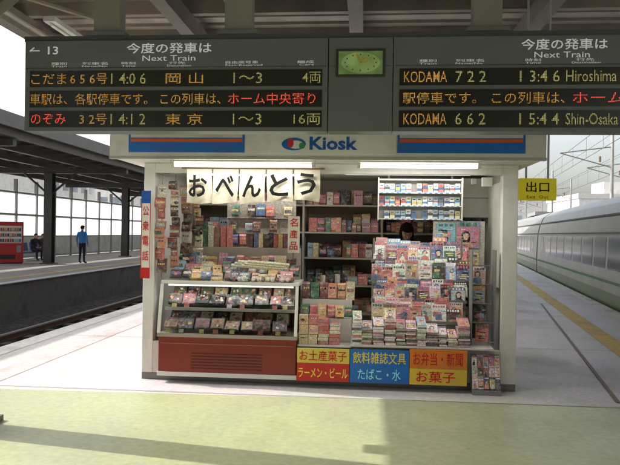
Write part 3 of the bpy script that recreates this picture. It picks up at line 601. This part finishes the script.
# signs below counter
ss=empty('counter_sign'); b=B(); b.bb(-.305,.215,-.16,-.145,.255,.40,S(220,200,90)); b.bb(-.305,.215,-.16,-.145,.075,.253,S(200,44,32)); b.bb(-.305,.215,-.143,-.0,.08,.39,OFF); b.obj('board',PAINT(),ss)
text('sign_text','お土産菓子',-.28,.19,.275,.38,-.162,red,ss,bold=.01); text('sign_text','ラーメン・ビール',-.29,.20,.11,.21,-.162,yel,ss,bold=.01)
ss=empty('counter_sign'); b=B(); b.bb(.222,.80,-.16,-.145,.075,.40,S(24,110,196)); b.bb(.222,.80,-.143,-.0,.08,.39,OFF); b.obj('board',PAINT(),ss)
text('sign_text','飲料雑誌文具',.25,.77,.265,.38,-.162,yel,ss,bold=.004); text('sign_text','たばこ・水',.30,.72,.105,.215,-.162,cyn,ss,bold=.01)
ss=empty('counter_sign'); b=B(); b.bb(.807,1.36,-.16,-.145,.235,.42,S(230,128,34)); b.bb(.807,1.36,-.16,-.145,.075,.233,S(236,196,60)); b.bb(.807,1.36,-.143,-.0,.08,.40,OFF); b.obj('board',PAINT(),ss)
text('sign_text','お弁当・新聞',.84,1.32,.265,.395,-.162,red,ss,bold=.01); text('sign_text','お菓子',.87,1.25,.10,.21,-.162,red,ss,bold=.01)
# magazine rack
mr_=empty('magazine_rack'); b=B(); b.bb(.222,1.62,-.12,.5,.421,.44,OFF)
T=[(.10,.70,.30),(.25,.90,.28),(.38,1.10,.27),(.50,1.30,.26)]
for y,z,_ in T: b.bb(.43,1.40,y,y+.14,.441 if y<.2 else z-.25,z-.02,S(150,148,140))
for y,z,_ in T: b.bb(.42,1.41,y-.035,y-.03,z-.06,z-.03,S(120,122,124))
b.obj('stand',PAINT(),mr_); b=B()
for r,(y,z,h) in enumerate(T):
    x=.43+.015*(r%2)
    while x<1.33:
        w_=rng.uniform(.10,.15); hh=rng.uniform(.16,.23)
        magazine(b,(x+w_/2,y+.015,z+hh/2-.06+rng.uniform(-.015,.01)),w_,hh,tilt(rng.uniform(-.38,-.2),rng.uniform(-.14,.14)),.014)
        magazine(b,(x+w_/2+.03,y+.06,z+hh/2-.01),w_,hh,tilt(-.28,rng.uniform(-.08,.08)),.014)
        x+=w_*rng.uniform(.92,1.08)
# stacks on counter
x=.24
while x<1.36:
    w_=rng.uniform(.075,.12); n=rng.randint(5,13); t=rng.uniform(.014,.024)
    c0=rng.choice([S(220,216,208),S(226,222,214),S(180,56,54),S(170,180,140),S(205,195,170),S(210,165,175)])
    for k in range(n):
        b.box((x+w_/2+rng.uniform(-.006,.006),-.02+rng.uniform(-.01,.01),.452+k*t),(w_,.15,t*.86),jit(c0,.2),Matrix.Rotation(rng.uniform(-.07,.07),3,'Z'),front=jit(rng.choice([c0,c0,S(90,90,90),S(225,225,220),S(190,56,66)]),.25))
    magazine(b,(x+w_/2,-.01,.452+n*t+.035),w_,.13,tilt(-1.0,rng.uniform(-.15,.15)),.012)
    x+=w_+.008
# slim wire rack at the right edge
for r in range(4):
    magazine(b,(1.53+rng.uniform(-.02,.02),.10+.04*r,.56+.19*r),.13,.18,tilt(-.25,-.3),.012)
for r in range(5): b.bb(1.43,1.66,.04+.04*r,.05+.04*r,.47+.19*r,.48+.19*r,GREY)
b.obj('magazines',GOODS(),mr_)
b=B(); b.bb(.44,.46,.5,.52,.1,1.5,GREY); b.bb(1.38,1.40,.5,.52,.1,1.5,GREY); b.bb(1.425,1.435,.03,.2,.441,1.4,GREY); b.bb(1.655,1.665,.03,.2,.441,1.4,GREY); b.obj('posts',PAINT(),mr_)
# posters on right
pr=empty('poster_board'); b=B(); b.bb(1.10,1.66,.66,.68,1.0,1.70,S(190,186,178)); b.bb(1.13,1.15,.66,.68,.1,1.0,GREY); b.bb(1.63,1.65,.66,.68,.1,1.0,GREY)
magazine(b,(1.24,.645,1.56),.2,.24,tilt(-.02),.01,[S(80,126,190),S(110,190,215)]); magazine(b,(1.48,.645,1.55),.24,.29,tilt(-.02),.01,[S(110,140,190)]); magazine(b,(1.24,.645,1.28),.2,.24,tilt(-.02),.01); magazine(b,(1.5,.645,1.22),.2,.26,tilt(-.02),.01,[S(230,190,60)])
b.obj('board_and_posters',GOODS(),pr)
wb=empty('wall_cabinet'); b=B(); b.bb(1.45,1.78,1.0,1.4,1.75,2.2,S(200,198,190)); b.bb(1.46,1.77,.995,1.0,1.97,1.98,GREY); b.bb(1.74,1.8,.12,.9,1.0,2.1,S(205,203,196)); b.obj('box',PAINT(),wb,bevel=.004)
# newspaper / booklet stand
ns=empty('newspaper_stand'); b=B(); b.bb(1.41,1.68,-.20,-.06,.003,.05,GREY); b.bb(1.41,1.68,-.07,-.06,.05,.38,S(150,150,146)); b.obj('stand',METAL(),ns)
b=B()
for r in range(3):
    for i in range(5): magazine(b,(1.437+i*.054,-.17+.035*r,.115+.10*r),.05,.12,tilt(-.2,rng.uniform(-.1,.1)),.02,[S(225,222,214),S(190,40,50),S(225,150,160),S(40,60,110)])
b.obj('newspapers',GOODS(),ns)
# vertical sign on left pillar
ps=empty('pillar_sign'); b=B(); b.bb(-1.965,-1.865,-.03,-.012,1.05,1.96,S(240,236,228)); b.bb(-1.965,-1.865,-.033,-.03,1.05,1.16,S(205,40,40)); b.bb(-1.965,-1.865,-.033,-.03,1.83,1.96,S(40,90,180)); b.bb(-1.965,-1.958,-.032,-.03,1.16,1.83,S(205,40,40)); b.bb(-1.872,-1.865,-.032,-.03,1.16,1.83,S(205,40,40)); b.bb(-1.95,-1.88,-.012,0,1.1,1.9,GREY); b.obj('plate',PAINT(),ps)
for i,ch in enumerate('公衆電話'): text('character',ch,-1.948,-1.882,1.70-i*.155,1.80-i*.155,-.034,red,ps,bold=.01)
b=B(); b.bb(1.50,1.60,-.05,.0,2.03,2.12,S(200,198,190)); b.bb(1.40,1.45,-.03,.0,2.05,2.11,GREY); b.obj('electric_box',PAINT(),bevel=.004)
# ------------------------------------------------------------------ people
def figure(name,J,edges,R,colf,loc,rz,hair=S(28,22,20),skin=S(206,160,130),sc=1,headdir=0,nod=0,hairlong=False):
    enames=[n for n in J if n!='head']; idx={n:i for i,n in enumerate(enames)}
    me=bpy.data.meshes.new('tmp'); me.from_pydata([J[n] for n in enames],[(idx[a],idx[c]) for a,c in edges],[]); o=bpy.data.objects.new('tmp',me); scene.collection.objects.link(o)
    o.modifiers.new('s','SKIN'); ss_=o.modifiers.new('u','SUBSURF'); ss_.levels=2; ss_.render_levels=2
    for i,n in enumerate(enames):
        d=me.skin_vertices[0].data[i]; r=R[n]; d.radius=(r if isinstance(r,tuple) else (r,r)); d.use_root=(i==0)
    dg=bpy.context.evaluated_depsgraph_get(); dg.update(); ev=o.evaluated_get(dg); em=ev.to_mesh()
    b=B(); b.v=[tuple(v.co) for v in em.vertices]
    for p in em.polygons:
        c=p.center; best=None;bd_=1e9
        for a,d in edges:
            A=Vector(J[a]);D=Vector(J[d]);t=max(0,min(1,(c-A).dot(D-A)/max((D-A).length_squared,1e-9))); q=(c-(A+(D-A)*t)).length/ (max(R[a]) if isinstance(R[a],tuple) else R[a])
            if q<bd_: bd_=q;best=(a,d)
        b.f.append(tuple(p.vertices)); b.c.append(colf(best,c))
    ev.to_mesh_clear(); bpy.data.objects.remove(o)
    H=Vector(J['head']); Mh=Matrix.Rotation(headdir,3,'Z')@Matrix.Rotation(nod,3,'X')
    def hf(p):
        q=p.copy()
        if p.z<0: q.x*=1-.28*abs(p.z); q.y*=1-.15*abs(p.z)
        return q
    b.ell(H,(.076,.095,.118),skin,18,14,Mh,fn=hf)
    L_=lambda x,y,z:H+Mh@Vector((x,y,z))
    b.ell(L_(0,.018,.022),(.086,.092,.108),hair,18,12,Mh,zmin=-.55 if not hairlong else -1.2)
    if hairlong:
        for sg in(-1,1): b.ell(L_(sg*.07,.0,-.03),(.022,.06,.10),hair,10,8,Mh)
        b.ell(L_(0,-.055,.07),(.07,.045,.04),hair,12,7,Mh)
    b.ell(L_(0,-.03,.075),(.078,.07,.052),hair,14,8,Mh)
    b.ell(L_(0,-.096,-.012),(.011,.016,.022),skin,8,6,Mh)
    for sg in(-1,1):
        b.ell(L_(sg*.03,-.083,.008),(.013,.008,.006),S(240,235,230),8,6,Mh); b.ell(L_(sg*.03,-.089,.008),(.006,.004,.006),S(20,15,12),6,5,Mh)
        b.ell(L_(sg*.03,-.085,.028),(.016,.006,.004),hair,8,5,Mh); b.ell(L_(sg*.078,.005,-.005),(.010,.02,.03),skin,8,6,Mh)
    b.ell(L_(0,-.083,-.052),(.022,.008,.007),S(170,90,85),8,5,Mh)
    for sd in('l','r'):
        hnd=Vector(J['hand_'+sd]); wr=Vector(J['wrist_'+sd]); d=(hnd-wr).normalized(); f=Vector((0,-1,0)) if abs(d.y)<.8 else Vector((0,0,-1)); side_=d.cross(f).normalized(); f=side_.cross(d)
        for k,(o_,ln) in enumerate(((-.03,.065),(-.01,.078),(.01,.074),(.028,.058))):
            a=hnd+f*o_; m_=a+d*ln*.55; e_=m_+d*ln*.4+side_*ln*.25*(1 if sd=='l' else -1)
            b.cyl(a-d*.02,m_,.0095,skin,7,.009); b.cyl(m_,e_,.009,skin,7,.007)
        a=wr+d*.03+f*-.025; m_=a+d*.03-f*.028; b.cyl(a,m_,.011,skin,7,.01); b.cyl(m_,m_+d*.03-f*.005,.01,skin,7,.008)
    o=b.obj(name,CLOTH(),smooth=True); o.location=loc; o.rotation_euler=(0,0,rz); o.scale=(sc,)*3; return o
ED=[('pelvis','waist'),('waist','chest'),('chest','neck'),('neck','skull')]
for q in 'lr': ED+=[('chest','sh_'+q),('sh_'+q,'el_'+q),('el_'+q,'wrist_'+q),('wrist_'+q,'hand_'+q),('pelvis','hip_'+q),('hip_'+q,'knee_'+q),('knee_'+q,'ankle_'+q),('ankle_'+q,'toe_'+q)]
RR={'pelvis':(.15,.11),'waist':(.135,.10),'chest':(.155,.11),'neck':.055,'skull':.05}
for q in 'lr': RR.update({'sh_'+q:.062,'el_'+q:.045,'wrist_'+q:.028,'hand_'+q:(.035,.018),'hip_'+q:.088,'knee_'+q:.06,'ankle_'+q:.043,'toe_'+q:.038})
def stand(arm='down'):
    J={'pelvis':(0,0,.93),'waist':(0,.01,1.10),'chest':(0,.01,1.32),'neck':(0,.01,1.47),'skull':(0,-.0,1.55),'head':(0,-.01,1.60)}
    for q,s_ in(('l',1),('r',-1)):
        J.update({'sh_'+q:(s_*.19,.01,1.40),'hip_'+q:(s_*.09,0,.86),'knee_'+q:(s_*.11,-.02*s_,.48),'ankle_'+q:(s_*.12,.02,.08),'toe_'+q:(s_*.14,-.14,.04)})
        if arm=='down': J.update({'el_'+q:(s_*.26,.03,1.12),'wrist_'+q:(s_*.27,-.03,.87),'hand_'+q:(s_*.27,-.05,.79)})
        else: J.update({'el_'+q:(s_*.24,-.03,1.14),'wrist_'+q:(s_*.16,-.25,1.12),'hand_'+q:(s_*.14,-.33,1.12)})
    return J
def cf(jacket,pants,shoe=S(25,25,28),skin=S(206,160,130),seated=False):
    def f(e,c):
        if e[0][:5]=='wrist' or e[0]=='neck': return skin
        if e[0][:5]=='ankle': return shoe
        if e[0][:3]=='hip' or e[0][:4]=='knee' : return pants
        if e[0]=='pelvis' and c.z<.93 and not seated: return pants
        return jacket
    return f
figure('man_in_blue_jacket',stand(),ED,RR,cf(S(70,140,205),S(44,46,58)),(-12.35,21.4,0),rad(170),sc=1.0)
figure('shop_clerk',stand('front'),ED,RR,cf(S(70,80,120),S(40,42,56)),(.84,1.12,.06),rad(-8),sc=.94,hairlong=True,headdir=rad(15),nod=rad(28))
def sit():
    J={'pelvis':(0,.05,.52),'waist':(0,.06,.70),'chest':(0,0,.92),'neck':(0,-.04,1.06),'skull':(0,-.07,1.13),'head':(0,-.09,1.18)}
    for q,s_ in(('l',1),('r',-1)): J.update({'sh_'+q:(s_*.18,-.01,1.0),'el_'+q:(s_*.24,-.08,.76),'wrist_'+q:(s_*.13,-.30,.66),'hand_'+q:(s_*.08,-.36,.64),'hip_'+q:(s_*.09,0,.50),'knee_'+q:(s_*.12,-.40,.50),'ankle_'+q:(s_*.12,-.40,.08),'toe_'+q:(s_*.13,-.54,.04)})
    return J
figure('seated_passenger',sit(),ED,RR,cf(S(52,54,66),S(40,42,52),seated=True),(-15.55,23.2,0),rad(60))
figure('seated_passenger',sit(),ED,RR,cf(S(84,76,80),S(50,50,60),seated=True),(-15.6,24.0,0),rad(60))
bn=empty('platform_bench',(-15.8,23.6,0),rad(90)); b=B()
for i in range(4): 
    x=-1.1+i*.72; b.box((x,.05,.42),(.5,.42,.05),S(90,120,170)); b.box((x,.27,.66),(.5,.05,.4),S(90,120,170),tilt(-.15)); 
b.bb(-1.4,1.4,.03,.09,.34,.39,GREY); 
for x in(-1.2,1.2): b.bb(x-.03,x+.03,.0,.12,0,.34,GREY)
b.obj('seats',PAINT(),bn,bevel=.01)
vm=empty('vending_machine',(-15.2,20.4,0),rad(35)); b=B(); b.bb(-.52,.52,-.38,.38,.05,1.83,S(190,40,38)); b.bb(-.45,.45,-.39,-.38,.9,1.65,S(235,235,230)); b.bb(-.45,.2,-.39,-.38,.2,.4,S(40,40,42)); b.bb(.25,.42,-.395,-.38,.5,.8,S(150,150,150)); b.bb(-.5,.5,-.3,.3,0,.05,DK)
for r in range(3):
    b.bb(-.44,.44,-.393,-.39,.93+r*.24,.95+r*.24,S(60,60,60))
    for i in range(9): b.cyl((-.38+i*.095,-.41,.96+r*.24),(-.38+i*.095,-.41,1.08+r*.24),.03,jit(rng.choice(PAL)),8)
b.obj('cabinet',PAINT(),vm,bevel=.01)
